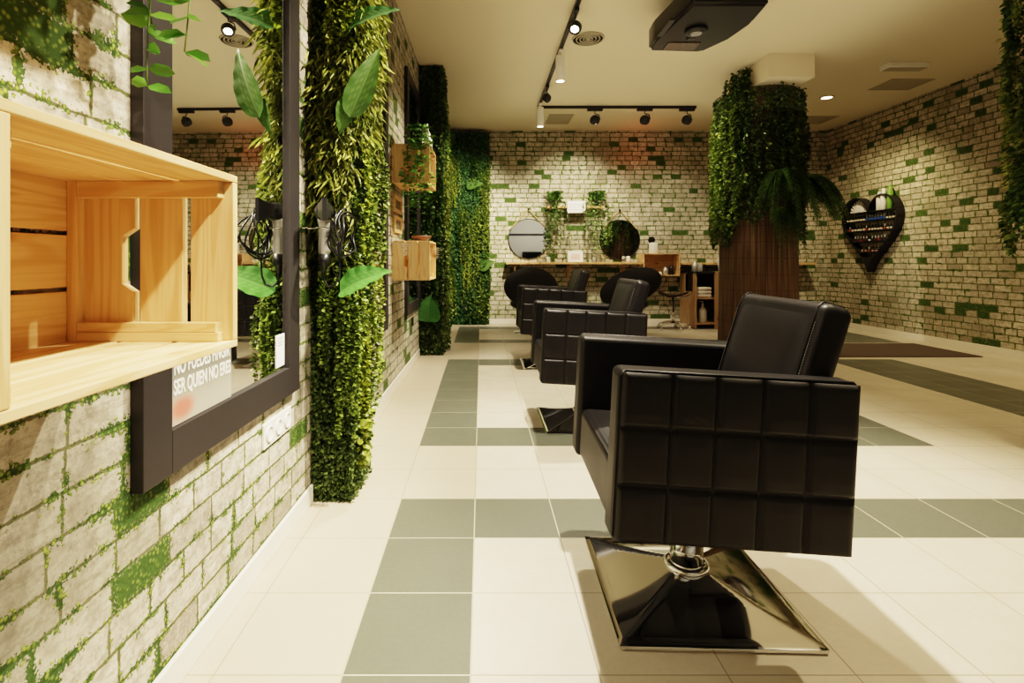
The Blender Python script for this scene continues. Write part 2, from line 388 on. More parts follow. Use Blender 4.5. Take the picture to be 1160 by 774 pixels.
# frosted film with the lettering and small sticker, on mirror one
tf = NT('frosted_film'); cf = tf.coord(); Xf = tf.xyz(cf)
red_reflection = tf.sub(1, tf.smooth(tf.math('SQRT', tf.add(tf.math('POWER', tf.mul(tf.sub(Xf[1],.055),1.0),2.0), tf.math('POWER', tf.mul(tf.sub(Xf[2],.035),1.8),2.0))), .02,.075))  # red spot: blurred reflection of a red object painted into the film colour
cfc = tf.mix(tf.smooth(Xf[2],0,.16), (.40,.38,.31), (.15,.15,.13)); cfc = tf.mix(tf.mul(red_reflection,.75), cfc, (.55,.09,.06))
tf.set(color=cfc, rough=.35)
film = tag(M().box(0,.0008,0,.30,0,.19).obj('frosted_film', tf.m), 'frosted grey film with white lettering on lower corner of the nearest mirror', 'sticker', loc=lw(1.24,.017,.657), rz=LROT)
def text(s, size, mat, name, parent, loc, rot, ext=.0004, sx=1.0, align='LEFT'):
    cu = bpy.data.curves.new('t','FONT'); cu.body = s; cu.size = size; cu.extrude = ext; cu.align_x = align; cu.offset = size*.02
    o = bpy.data.objects.new('t', cu); C.objects.link(o); dg = bpy.context.evaluated_depsgraph_get(); me = bpy.data.meshes.new_from_object(o.evaluated_get(dg))
    bpy.data.objects.remove(o); me.name = name
    for v in me.vertices: v.co.x *= sx
    r = link(name, me, mat, parent); r.location = loc; r.rotation_euler = rot; return r
RT = (PI/2,0,PI/2)
text('NO PUEDES FINGIR', .052, WHITE, 'lettering', film, (.0014,.018,.125), RT, sx=.60)
text('SER QUIEN NO ERES', .052, WHITE, 'lettering', film, (.0014,.018,.075), RT, sx=.585)
st = tag(M().box(0,.0008,0,.075,0,.118).obj('sticker', PAPER), 'small white paper sticker on lower far corner of nearest mirror', 'sticker', loc=lw(1.865,.017,.672), rz=LROT)
mm = M()
for k in range(4): mm.box(.0008,.0012,.012,.063-.006*(k%2),.104-k*.009,.107-k*.009)
mm.obj('printed_lines', INK, st)
# ------------------------------------------------------------------ sockets
sp = thing('socket_plate', 'white triple wall socket plate below the nearest mirror', 'socket', lw(1.785,0,.405), LROT)
M().box(0,.010,0,.245,0,.088,.003).obj('plate', WHITE, sp)
for k in range(3):
    RX90 = Matrix.Rotation(PI/2,3,'Y')
    q = M().lathe([(.026,0),(.029,.003),(.029,.006),(.024,.0062),(.021,-.004),(0,-.004)],20,(.009,.042+k*.08,.044),mat=RX90).obj('socket', WHITE, sp)
    M().lathe([(.003,0),(.003,.001),(0,.001)],8,(.0062,.034+k*.08,.044),mat=RX90).lathe([(.003,0),(.003,.001),(0,.001)],8,(.0062,.050+k*.08,.044),mat=RX90).obj('pin_hole', BLACK, q)
sb_ = tag(M().box(0,.012,0,.09,0,.085,.003).obj('wall_switch', BLACK), 'small black switch box low on the left wall before the second pilaster', 'switch', loc=lw(5.25,0,.40), rz=LROT)
# ------------------------------------------------------------------ crates
def crate(label, L=.48, D=.31, Hh=.32, group=None, contents=None):
    """local: y along the wall 0..L, x out from wall 0..D (open side), z 0..H"""
    t = thing('wooden_crate', label, 'crate', group=group); th=.013; g=.008
    b = M(); h3=(Hh-2*g-.02)/3
    for k in range(3): b.box(0,th,0,L,.010+k*(h3+g),.010+k*(h3+g)+h3,.0015)
    for yy in (.012,L-.034):
        for k in range(3): b.lathe([(.006,0),(.006,.0015),(0,.002)],10,(th,yy+.011,.010+k*(h3+g)+h3/2),mat=Matrix.Rotation(PI/2,3,'Y'),mi=1)
    b.obj('back_panel',[WY,SILVER],t)
    w3=(D-th-2*g)/3; ge=.013; we=(D-th-2*ge)/3
    for nm,z in (('bottom_panel',0),('top_panel',Hh-th)):
        b=M()
        for k in range(3): b.box(th+k*(w3+g)+(.0 if k else .001),th+k*(w3+g)+w3,0,L,z,z+th,.0015)
        b.obj(nm,WY,t)
    for e,(y0,y1) in enumerate(((th*0+.0,th+.004),(L-th-.004,L))):
        b=M(); z0=th+.0005; z1=Hh-th-.0005
        zc=Hh*.5; A1,A2,A3,A4=th+.110,th+.122,th+.202,th+.217
        b.prism([(th,z0),(A1,z0),(A1,zc-.057),(A1-.022,zc-.042),(A1-.022,zc+.046),(A1,zc+.061),(A1,z1),(th,z1)],y0,y1,'y')
        b.box(A2,A3,y0,y1,z0,z1,.0015).box(A4,D,y0,y1,z0,z1,.0015)
        b.obj('end_panel',WZ,t)
        yi=(y1,y1+.02) if e==0 else (y0-.02,y0)
        M().box(th+.0005,th+.018,yi[0],yi[1],z0,z1,.001).obj('corner_post',WZ,t)
        for (bx,za,zb) in ((.018,z1-.030,z1),(.018,z0,z0+.017),(.022,z0+.0175,z0+.034)): M().box(th+.0185,D-bx,yi[0],yi[1],za,zb,.001).obj('batten',WX,t)
    return t
c1 = crate('large pine crate shelf nearest the camera on the left wall, below eye level', group='pine crates on the left wall'); c1.location=lw(.50,.001,.90); c1.rotation_euler=(0,0,LROT)
c2 = dup(c1, lw(.50,.001,1.70), LROT, 'pine crate high on the left wall above the nearest crate, holding a trailing vine pot')
c3 = dup(c1, lw(4.17,.001,.905), LROT, 'lower small pine crate on left wall between second and third mirror, brown bowl on top')
c4 = dup(c1, lw(4.17,.001,1.69), LROT, 'upper small pine crate between second and third mirror with trailing vine and white bottles')
# trailing plants in black pots on the upper crates
def pot_vine(label, s, n, a0=0, lengths=(.62,.55,.4,.5,.35), size=.045, dens=.028):
    t = thing('trailing_plant', label, 'plant', lw(s,n,2.0201 if s<2 else 2.0101), LROT, 'black pots with trailing vine on the upper crates')
    M().lathe([(.045,0),(.062,.11),(.066,.12),(.058,.12),(.052,.10),(0,.10)],20).obj('pot', POTB, t)
    Lv=Leaves(); st=M()
    for k,Ln in enumerate(lengths):
        a=a0-.9+1.8*k/(len(lengths)-1)+rng.normal()*.1; ox,oy=cos(a),sin(a); pts=[]
        for i in range(24):
            q=i/23; r=.03+.085*min(1,q*6)+.006*sin(q*9+k); zz=.11+.035*sin(min(1,q*6)*PI)-max(0,q-.1)*Ln
            pts.append((r*ox+.012*sin(q*7+k*2),r*oy+.014*sin(q*5+k),zz))
        st.tube(pts,.0016,5)
        P=[];D=[]
        for i in range(2,24):
            for w in range(2):
                a2=rng.random()*2*PI; P.append(pts[i]); D.append((cos(a2),sin(a2),-.35+.5*rng.random()))
        P=np.array(P); n_=len(P); Lf=size*(.7+.5*rng.random(n_)); Lv.add(P,np.array(D),Lf,Lf*.55,cols(n_,(.07,.20,.03),(.17,.36,.07)),'round')
    n_=70; a=rng.random(n_)*2*PI; P=np.stack([.04*np.cos(a),.04*np.sin(a),.11+.03*rng.random(n_)],1); D=np.stack([np.cos(a),np.sin(a),.4+rng.random(n_)],1)
    Lv.add(P,D,size,size*.55,cols(n_,(.05,.15,.025),(.14,.32,.06)),'round')
    st.obj('stem',STEM,t); Lv.obj('foliage',LEAF,t); return t
pot_vine('trailing vine in black pot above the nearest crate, hanging over the mirror frame', .915, .125, a0=1.45, lengths=(.56,.74,.80,.66,.60), size=.05)
pot_vine('trailing vine in black pot hanging down the far upper crate', 4.25, .19, a0=-1.25, lengths=(.6,.72,.66,.7,.55,.6,.65,.5), size=.05)
def bottle(name, label, prof, mat, loc, group=None, cap=None, capmat=None, cat='bottle'):
    b=M().lathe(prof,16)
    if cap: b.lathe(cap,14,mi=1)
    o=b.obj(name,[mat,capmat or BLACK]); return tag(o,label,cat,group,loc)
zt=2.0103
BP=[(.028,0),(.03,.005),(.03,.13),(.024,.145),(.011,.15),(.011,.165),(0,.165)]
CP=[(.013,.165),(.013,.195),(.006,.20),(.006,.225),(0,.225)]
for k,(ss,nn,hh) in enumerate(((4.42,.26,1.0),(4.47,.19,1.05),(4.55,.26,.85),(4.60,.19,.95))):
    o=bottle('product_bottle','white hair product bottle on top of the far upper crate',BP,WHITE,lw(ss,nn,zt),'white bottles on the far upper crate',CP,WHITE); o.scale=(1,1,hh)
tag(M().lathe([(.03,0),(.045,.004),(.085,.04),(.09,.055),(.084,.055),(.04,.014),(0,.012)],24).obj('bowl',BROWN),'brown round bowl on top of the far lower crate','bowl',loc=lw(4.5,.20,1.2255))
# small pictures between mirrors
def plaque(label, s, z, w, h):
    t=thing('wooden_picture_frame',label,'picture',lw(s,0,z),LROT)
    M().box(0,.02,0,w,0,.03,.002).box(0,.02,0,w,h-.03,h,.002).box(0,.02,0,.03,.03,h-.03,.002).box(0,.02,w-.03,w,.03,h-.03,.002).obj('frame',WY,t)
    M().box(0,.006,.03,w-.03,.03,h-.03).obj('picture',plain('print_olive',(.20,.18,.11),.6,var=.6,scale=40),t)
plaque('small wooden picture frame on left wall above the far lower crate',4.22,1.30,.36,.14); plaque('small wooden picture frame, upper one of pair between the two far crates',4.22,1.47,.36,.14)
# ------------------------------------------------------------------ hair dryer
def holder(label, s, n, z):
    t=thing('spiral_dryer_holder',label,'holder',lw(s,n,z),LROT)
    pts=[(.0+.10+ (.020+.022*q/60)*cos(q*.52),(.020+.022*q/60)*sin(q*.52),.06-.10*(1-q/60)+.02) for q in range(61)]
    M().tube(pts,.0028,6).obj('coil',CHROME,t); M().tube([(0,0,.08),(.05,0,.08),pts[-1]],.003,6).obj('arm',CHROME,t); return t
holder('chrome spiral dryer holder on the near side of far lower crate',4.12,.02,1.12); holder('chrome spiral dryer holder on the far end of far lower crate',4.655,.22,1.10)
hx=lw(2.105,.0,0)
hd=thing('dryer_holder','thin chrome rod holder for the hair dryer by the nearest mirror','holder',lw(2.12,0,1.195),LROT)
M().tube([(0,0,0),(.075,0,0)],.003,8).tube([(.11+.034*cos(a*PI/12),.034*sin(a*PI/12),0) for a in range(24)],.003,6,closed=True).obj('ring',CHROME,hd)
M().box(0,.003,-.012,.012,-.03,.02).obj('wall_plate',CHROME,hd)
def dryer():
    t=thing('hair_dryer','black and silver hair dryer with coiled cable hanging beside the nearest mirror','hair dryer',lw(2.12,.11,0))
    aim=math.atan2(-2.1,.66)   # nozzle points out of the wall bay
    R=Matrix.Rotation(aim,3,'Z')@Matrix.Rotation(PI/2,3,'Y')   # local z -> pointing dir
    cz=1.262
    M().lathe([(.0,-.085),(.030,-.083),(.036,-.07),(.040,-.02),(.038,.02),(.028,.05),(.026,.052),(0,.052)],24,(0,0,cz),mat=R).obj('barrel',BLACK,t)
    d=Vector((cos(aim),sin(aim),0)); s=Vector((-d.y,d.x,0))
    m=M(); V=[]; bm=m.bm
    for q,(hh,ww) in enumerate(((.026,.026),(.030,.018),(.045,.008))):
        p=Vector((0,0,cz))+d*(.05+.035*q); V.append([bm.verts.new(p+s*a*ww+Vector((0,0,b*hh))) for a,b in ((-1,-1),(1,-1),(1,1),(-1,1))])
    for A,B in zip(V,V[1:]):
        for k in range(4): bm.faces.new((A[k],A[(k+1)%4],B[(k+1)%4],B[k]))
    bm.faces.new(V[-1]); m.obj('nozzle',BLACK,t)
    M().lathe([(.0,0),(.020,0),(.023,.02),(.022,.12),(.028,.15),(.028,.155),(0,.155)],20,(0,0,1.085),mat=Matrix.Rotation(.0,3,'Y')).obj('handle',SILVER,t)
    M().lathe([(0,-.035),(.009,-.035),(.012,-.005),(.021,0),(.021,.045),(0,.045)],18,(0,0,1.045)).obj('handle_end',BLACK,t)
    cb=M()
    for k in range(6):
        a0=k*.35; pts=[]
        for i in range(40):
            a=2*PI*i/40; ry=.085+.008*k; rz=.075+.007*((k*3)%5)
            pts.append((.045+.012*k+.010*sin(3*a+k),-.005+ry*cos(a)*.9+.01*sin(a*2+k), 1.165+rz*sin(a)+.008*sin(a0)))
        cb.tube(pts,.0042,6,closed=True)
    pts=[(0,0,1.012),(0,.0,.98),(.02,-.01,.955),(.05,-.012,.965),(.065,-.01,1.0),(.068,-.01,1.06),(.06,-.005,1.12)]
    sm=[]
    for a,b in zip(pts,pts[1:]):
        for q in range(4): sm.append(tuple(a[i]+(b[i]-a[i])*q/4 for i in range(3)))
    cb.tube(sm,.0042,6)
    cb.obj('cable',BLACK,t)
dryer()
# ------------------------------------------------------------------ planted pilasters and panel
def pilaster(label, s0, s1, depth, near=True):
    t=thing('plant_wall_pilaster',label,'plant wall',lw(s0,0,0),LROT,'green plant pilasters on the left wall'); Ln=s1-s0; D=depth
    M().box(0,D-.02,.02,Ln-.02,0,CEIL-.001).obj('backing',GREENB,t)
    Lv=Leaves(); k=1.7 if near else .5; sz=.0165 if near else .034
    surf_cloud(Lv,int(11000*k),(0,.02,.0),(D-.01,0,0),(0,0,CEIL-.01),(0,-1,0),sz,G_BOX,.035)
    surf_cloud(Lv,int(9000*k),(D-.02,.0,.0),(0,Ln,0),(0,0,CEIL-.01),(1,0,0),sz,G_BOX,.035)
    surf_cloud(Lv,int(1600*k),(D-.02,-.0,.0),(.012,0,0),(0,0,CEIL-.01),(.7,-.7,0),sz,G_BOX,.03)
    surf_cloud(Lv,int(2500*k),(0,Ln-.02,.0),(D,0,0),(0,0,CEIL-.01),(0,1,0),sz*1.2,G_BOX,.03)
    Lv.obj('boxwood_foliage',LEAFD,t); Lv=Leaves()
    if near:
        for i in range(30):     # willow like strands: upper half of the face, and along the outer edge
            x=.0+.20*rng.random(); z=1.62+.48*rng.random(); strand(Lv,(x,.0,z),.30+.35*rng.random(),(0,-1,0),.022,.075,G_WIL,'long',.16,.07,.6,.75,.02,3)
        for i in range(30):
            y=-.02+.30*rng.random(); z=1.75+1.4*rng.random(); strand(Lv,(D-.01,y,z),.35+.45*rng.random(),(.9,-.4,0),.022,.075,G_WIL,'long',.16,.10,.6,.75,.02,3)
        for i in range(26):
            x=.08+.10*rng.random(); z=2.25+.9*rng.random(); strand(Lv,(x,.0,z),.3+.3*rng.random(),(0,-1,0),.014,.028,G_YEL,'round',.7,.05,.8,.3,.02,3)
        Lv.obj('willow_strands',LEAF,t); Lv=Leaves()
        for i in range(15):     # button fern curtain low on the front face and corner
            x=.05+.13*rng.random(); z=.98+.12*rng.random(); strand(Lv,(x,.0,z),.18+.30*rng.random(),(0,-1,0),.010,.017,G_VINE,'round',.8,.09,.9,.1,.02,3)
        for i in range(20):
            x=.10+.07*rng.random(); z=.95+.2*rng.random(); strand(Lv,(x,.0,z),.35+.35*rng.random(),(.5,-1,0),.010,.018,G_VINE,'round',.8,.10,.9,.2,.02,3)
        for i in range(34):
            y=-.03+.31*rng.random(); z=.92+.85*rng.random(); strand(Lv,(D-.02,y,z),.30+.35*rng.random(),(1,-.2,0),.010,.020,G_VINE if i%3 else G_YEL,'round',.8,.07+.12*rng.random(),.9,.3,.03,3)
        for i in range(5):
            y=.02+.10*rng.random(); strand(Lv,(D+.02,y,.70),.40+.16*rng.random(),(.6,-.5,0),.013,.030,G_YEL if i%2 else G_VINE,'round',.8,.06,.9,.3,.02,3)
        for i in range(12):
            y=-.02+.3*rng.random(); x=D-.04; strand(Lv,(x,-.0,1.5+.3*rng.random()),.45,(.3,-1,0),.010,.019,G_YEL,'round',.8,.05,.9,.3,.02,3)
        Lv.obj('trailing_vines',LEAF,t)
        big_leaf('philodendron_leaf',(D+.03,-.13,1.66),(.42,-.05,1),(.3,-1,.2),.33,.115,t)
        big_leaf('philodendron_leaf',(D+.02,-.13,1.74),(-.15,-.1,-1),(.6,-1,.2),.15,.08,t)
        big_leaf('philodendron_leaf',(D-.02,-.10,.93),(.75,-.3,.42),(.0,-.75,.75),.25,.15,t,(.09,.26,.06),(.2,.42,.14))
        big_leaf('philodendron_leaf',(D+.0,-.03,2.08),(.8,-.3,.3),(-.1,-.8,.6),.24,.13,t,(.12,.30,.12),(.4,.55,.3))
    else:
        for i in range(46):
            y=.0+Ln*rng.random(); z=.7+2.4*rng.random(); strand(Lv,(D-.01,y,z),.5+.5*rng.random(),(1,0,0),.02,.034,(G_VINE,G_WIL,G_FERN)[i%3],('round','long','round')[i%3],(.7,.25,.7)[i%3],.09,.8,.5,.02,3)
        for i in range(30):
            x=D*(.25+.75*rng.random()); z=1.2+1.9*rng.random(); strand(Lv,(x,0,z),.4+.5*rng.random(),(0,-1,0),.02,.034,G_FERN,'round',.7,.05,.8,.5,.02,3)
        Lv.obj('trailing_vines',LEAF,t)
        big_leaf('philodendron_leaf',(D-.15,-.05,.38),(.1,-.25,1),(-.1,-1,.1),.30,.30,t,(.07,.22,.06),(.16,.36,.12))
    return t
pilaster('green plant pilaster nearest the camera, right after the first mirror, willow and button leaves',2.29,2.62,.175,True)
pilaster('second green plant pilaster on left wall after the farthest tall mirror',5.84,6.30,.25,False)
gp=thing('plant_wall_panel','flat green plant panel on the back wall in the left corner','plant wall',(-.645,BACK-.02,0))
M().box(0,.74,-.11,.018,0,CEIL-.06).obj('backing',GREENB,gp)
Lv=Leaves(); surf_cloud(Lv,9000,(0,-.11,0),(.74,0,0),(0,0,CEIL-.06),(0,-1,0),.03,((.03,.09,.04),(.11,.24,.08)),.04); surf_cloud(Lv,1500,(.74,-.11,0),(0,.12,0),(0,0,CEIL-.06),(1,0,0),.03,G_BOX,.03); Lv.obj('boxwood_foliage',LEAFD,gp)
Lv=Leaves()
for (x,z,l,kd) in ((.18,2.9,.9,1),(.36,2.0,.9,0),(.30,1.9,.6,2),(.56,2.0,1.1,0),(.70,2.7,1.6,0),(.72,1.5,1.3,2),(.45,1.35,.9,1),(.12,1.7,1.1,2),(.14,1.0,.8,0),(.48,.6,.5,2),(.66,.8,.6,0),(.05,2.2,1.2,0),(.55,2.9,.7,2)):
    for i in range(9):
        strand(Lv,(x+rng.normal()*.045,-.11,z+rng.normal()*.06),l*(.6+.5*rng.random()),(0,-1,0),.025,.04,(G_VINE,G_YEL,G_FERN)[kd],('round','long','round')[kd],(.7,.3,.7)[kd],.08,.7,.6,.02,3)
Lv.obj('trailing_vines',LEAF,gp)
for (x,z,dx,dz) in ((.08,2.95,.4,.7),(.40,2.32,.8,.1),(.10,1.55,-.2,-1),(.62,.95,.6,.3)): big_leaf('philodendron_leaf',(x,-.15,z),(dx,-.3,dz),(0,-1,.3),.28,.2,gp)
# pillars
def fern(t, c, n, Ln, dirs, size=.075, droopk=1.0, name='fern'):
    Lv=Leaves(); st=M()
    for k in range(n):
        a=dirs[0]+(dirs[1]-dirs[0])*rng.random(); L=Ln*(.6+.5*rng.random()); up=.25+.5*rng.random(); pts=[]
        for i in range(16):
            q=i/15; r=L*q*(1-.25*q); z=L*(up*q-1.25*droopk*q*q*(.7+.3*up)); pts.append(np.array([c[0]+cos(a)*r,c[1]+sin(a)*r,c[2]+z]))
        st.tube([tuple(p) for p in pts],.002,4)
        for i in range(1,15):
            for h in (0,.5):
                p=pts[i]*(1-h)+pts[i+1]*h; d=unit((pts[i+1]-pts[i])[None])[0]; s=np.cross(d,[0,0,1.]); s=s/max(1e-6,np.linalg.norm(s)); l=size*(.35+1.0*math.sin(PI*min(1,(i+h)/15*.85+.12)))
                for sg in (-1,1): Lv.add(p,s*sg+d*.35+np.array([0,0,-.15]),l,l*.24,cols(1,*G_FERN),'long',N=np.array([[0,0,1.]])-d*0)
    st.obj(name+'_stems',STEM,t); Lv.obj(name,LEAF,t)
def pillar(label, x, y, seed):
    t=thing('plant_covered_pillar',label,'pillar',(x,y,0),0,'tree-like pillars dressed in plants')
    R=.41; mlt=M()
    mlt.grid(lambda u,v:(R*(1+.015*sin(u*2*PI*5)+.05*(1-v)**4)*cos(u*2*PI),R*(1+.015*sin(u*2*PI*5)+.05*(1-v)**4)*sin(u*2*PI),v*(CEIL-.26)),64,20)
    mlt.obj('trunk',REED,t)
    Lv=Leaves(); n=16000; a=rng.random(n)*2*PI; low=1.55+.22*np.sin(a*3+seed)+.15*np.sin(a*7); z=low+(CEIL-.27-low)*rng.random(n); r=R+.01+.05*rng.random(n)
    P=np.stack([r*np.cos(a),r*np.sin(a),z],1); Nn=np.stack([np.cos(a),np.sin(a),a*0],1); D=Nn*.6+rng.normal(size=(n,3))*.5+np.array([0,0,-.6]); Lf=.035*(.6+.7*rng.random(n))
    Lv.add(P,D,Lf,Lf*.6,cols(n,*G_DK),'round',N=Nn+rng.normal(size=(n,3))*.4); Lv.obj('moss_foliage',LEAFD,t)
    Lv=Leaves()
    for i in range(150):
        a=(rng.random()*2*PI if i%3 else PI*.85+.6*rng.random()); nr=(cos(a),sin(a),0); z=1.75+(CEIL-.35-1.75)*rng.random()**.8; L=.4+.45*rng.random(); L=min(L,z-(1.12+.2*rng.random()+(.38 if 3.75<a<4.5 else 0)))
        kd=int(rng.random()*3); strand(Lv,(R*nr[0],R*nr[1],z),L,nr,.022,.04,(G_VINE,G_FERN,G_DK)[kd] if i%3 else G_VINE,'round',.6,.11,.8,.5,.03,3)
    Lv.obj('trailing_vines',LEAF,t)
    return t
p1=pillar('tall plant-covered tree pillar standing between salon chairs and the back wall',3.27,6.1,0.3)
# leafy tongue up to the ceiling on the camera-left side of pillar one
Lv=Leaves()
for i in range(26):
    a=PI+.15+.75*rng.random(); nr=(cos(a),sin(a),0); strand(Lv,(.40*nr[0],.40*nr[1],CEIL-.03-.1*rng.random()),.6+.3*rng.random(),nr,.02,.04,(G_VINE,G_FERN,G_DK)[i%3],'round',.55,.06,.6,.5,.02,3)
for i in range(40):
    a=PI*.95+.9*rng.random(); nr=(cos(a),sin(a),0); strand(Lv,(.40*nr[0],.40*nr[1],1.7+1.3*rng.random()),.5,nr,.02,.042,G_VINE,'round',.6,.12,.8,.5,.03,3)
Lv.obj('leafy_crown',LEAF,p1)
fern(p1,(.02,-.46,2.02),30,.55,(-2.8,-.1),.06,1.5); 
fern(p1,(.18,-.44,1.95),26,.60,(-1.3,.0),.085,1.15,'long_fern'); fern(p1,(-.05,-.44,1.62),7,.55,(-2.2,-1.0),.06,1.6,'hanging_fern')
p2=pillar('plant-covered pillar at the right edge, only its hanging greenery in view',3.36,2.50,2.0)
Lv=Leaves()
for i in range(90):
    a=PI*.72+1.5*rng.random(); nr=(cos(a),sin(a),0); z=1.4+1.8*rng.random(); L=min(.45+.3*rng.random(), z-(1.10+.12*rng.random())); strand(Lv,(.42*nr[0],.42*nr[1],z),L,nr,.016,.034,(G_VINE,G_WIL,G_FERN)[i%3],('round','long','round')[i%3],(.6,.3,.6)[i%3],.20,.8,.5,.03,3)
Lv.obj('bushy_vines',LEAF,p2)
# ------------------------------------------------------------------ salon chairs
PITCH=Matrix.Translation((0,0,.5))@Matrix.Rotation(math.radians(3.0),4,'Y')@Matrix.Translation((0,0,-.5))
def salon_chair(label):
    t=thing('salon_chair',label,'chair',group='quilted black salon chairs in a row')
    # base
    S=.28; b=M(); n=24
    def basefn(u,v):
        x=(u*2-1)*S; y=(v*2-1)*S; r=max(abs(x),abs(y))/S; q=max(0,(r-.20)/.80)
        z=.018+.058*(1-q)**1.5 if r<.985 else .014
        return (x,y,z)
    b.grid(basefn,40,40,smooth=False); b.box(-S,S,-S,S,.001,.014,.004)
    base=b.obj('base',CHROME,t)
    base.data.polygons.foreach_set('use_smooth',[True]*len(base.data.polygons)); 
    md=base.modifiers.new('es','EDGE_SPLIT'); md.split_angle=math.radians(20)
    M().lathe([(.052,.06),(.052,.34),(0,.34)],28).obj('column',CHROME,t)
    M().lathe([(.055,.070),(.066,.074),(.070,.082),(.066,.090),(.055,.094)],28).obj('collar',CHROME,t)
    M().box(-.13,.13,-.13,.13,.295,.33,.004).box(-.20,.22,-.03,.03,.275,.30,.003).box(-.20,.22,-.17,-.14,.29,.315,.003).box(-.20,.22,.14,.17,.29,.315,.003).obj('mounting_plate',BLACKM,t)
    M().tube([(.0,.10,.27),(.02,.22,.26),(.02,.31,.262)],.006,8).obj('pump_lever',CHROME,t)
    # seat
    sm=M(); sm.box(-.300,.25,-.248,.248,.318,.50,.028,4); seat=sm.obj('seat',LEATH,t,True,PITCH); wn(seat)
    sm=M()
    sm.grid(lambda u,v:(-.295+.50*u,-.24+.48*v,.492+.018*(1-(2*u-1)**6)*(1-(2*v-1)**6)),24,24); sm.obj('seat_cushion',LEATH,t,True,PITCH)
    for sg in (-1,1):
        y0,y1=(.25,.35) if sg>0 else (-.35,-.25)
        am=M().box(-.31,.31,y0+(.004 if sg<0 else 0),y1-(.004 if sg>0 else 0),.312,.762,.020,4).obj('armrest',LEATH,t,True,PITCH); wn(am)
        def qf(u,v,sg=sg):
            x=-.300+.602*u; z=.318+.440*v
            gx=[.028+.194*k for k in range(6)]; gx=[0.03,.215,.40,.59,.78,]; 
            dx=min(abs(u-g) for g in (.215,.405,.60,.795))*.602; dz=min(abs(v-g) for g in (.335,.675))*.44
            gro=1-(1-math.exp(-(dx/.0052)**2))*(1-math.exp(-(dz/.0052)**2))
            ex=min(u,1-u)*.602; ez=min(v,1-v)*.44; e=min(1,min(ex,ez)/.020); e=math.sqrt(max(0,1-(1-e)**2))
            puff=.0030*min(1,dx/.04)*min(1,dz/.04)
            return (x,sg*(.346+.010*e-.0120*gro*e+puff*e),z)
        qp=M().grid(qf,110,80,flip=(sg>0)).obj('quilted_panel',LEATH,t,True,PITCH)
        M().tube([(-.305,sg*.338,.330),(-.305,sg*.338,.745),(-.292,sg*.338,.760),(.29,sg*.338,.762),(.304,sg*.338,.748),(.304,sg*.338,.33)],.004,6).obj('piping',LEATH,am,False,PITCH)
        st=M()
        for q in range(75): st.box(-.285+.0077*q,-.2805+.0077*q,sg*.330-.0006,sg*.330+.0006,.7612,.7628)
        st.obj('stitching',GREY,am,False,PITCH)
    # backrest: reclined slab
    Rb=Matrix.Translation((.235,0,.70))@Matrix.Rotation(math.radians(17),4,'Y')@Matrix.Translation((-.235,0,-.70))
    br=M().box(.215,.305,-.252,.252,.42,.955,.030,5).obj('backrest',LEATH,t,True,Rb); wn(br)
    M().grid(lambda u,v:(.216-.012*(1-(2*u-1)**8)*(1-(2*v-1)**8),-.205+.41*u,.45+.465*v),20,20,flip=True).obj('back_cushion',LEATH,t,True,Rb)
    for sg in (-1,1):
        M().tube([(.214,sg*.222,.45),(.213,sg*.222,.90),(.217,sg*.218,.938),(.23,sg*.215,.956),(.29,sg*.215,.956)],.0028,6).obj('piping',LEATH,br,False,Rb)
    for sg in (-1,1):
        sts=M()
        for q in range(56): sts.box(.2130,.2142,sg*.230-.0006,sg*.230+.0006,.46+.0078*q,.4645+.0078*q)
        sts.obj('stitching',GREY,br,False,Rb)
    return t
ch=salon_chair('nearest black quilted leather salon chair on square chrome base'); ch.location=(.665,1.675,0); ch.rotation_euler=(0,0,math.radians(-1.7))
dup(ch,(.675,3.415,0),math.radians(-.5),'second black quilted salon chair, between the nearest and the farthest one of the row')
c3_=dup(ch,(.695,5.28,.0),0,'farthest black quilted salon chair of the row, close to the round mirrors')
for q in c3_.children:
    if q.name.split('.')[0] not in ('base','collar','column'): q.location.z += .03
# ------------------------------------------------------------------ tub chairs
TUBM=plain('matt_black_shell',(.010,.010,.011),.6,var=.2)
def tub(label, x, y, rz, tilt):
    t=thing('tub_chair',label,'chair',(x,y,0),rz,'round black tub chairs at the back counter')
    T=Matrix.Translation((0,-.20,.70))@Matrix.Rotation(math.radians(tilt),4,'Y')@Matrix.Rotation(math.radians(-14),4,'X'); A,B=(.37,.27) if not tilt else (.44,.23)
    def dish(s_):
        def f(u,v):
            a=u*2*PI; r=v; return tuple(T@Vector((A*r*cos(a), .05*r*r+s_, B*r*sin(a))))
        return f
    b=M().grid(dish(-.02),48,10).grid(dish(.02),48,10,flip=True)
    b.tube([tuple(T@Vector((A*cos(k*PI/24),.05,B*sin(k*PI/24)))) for k in range(48)],.021,8,closed=True)
    b.obj('shell_back',TUBM,t)
    M().lathe([(0,.36),(.22,.36),(.28,.40),(.29,.45),(.25,.48),(0,.485)],32).obj('seat_cushion',LEATH,t)
    M().lathe([(.03,.02),(.03,.36),(0,.36)],16).lathe([(.24,0),(.24,.012),(.06,.03),(.03,.05),(0,.05)],32).obj('pedestal',CHROME,t)
tub('round black tub chair at the back counter under the left round mirror',.72,7.65,0,0)
tub('tilted round black tub chair at the back counter under the right round mirror',2.18,7.65,-.1,-22)
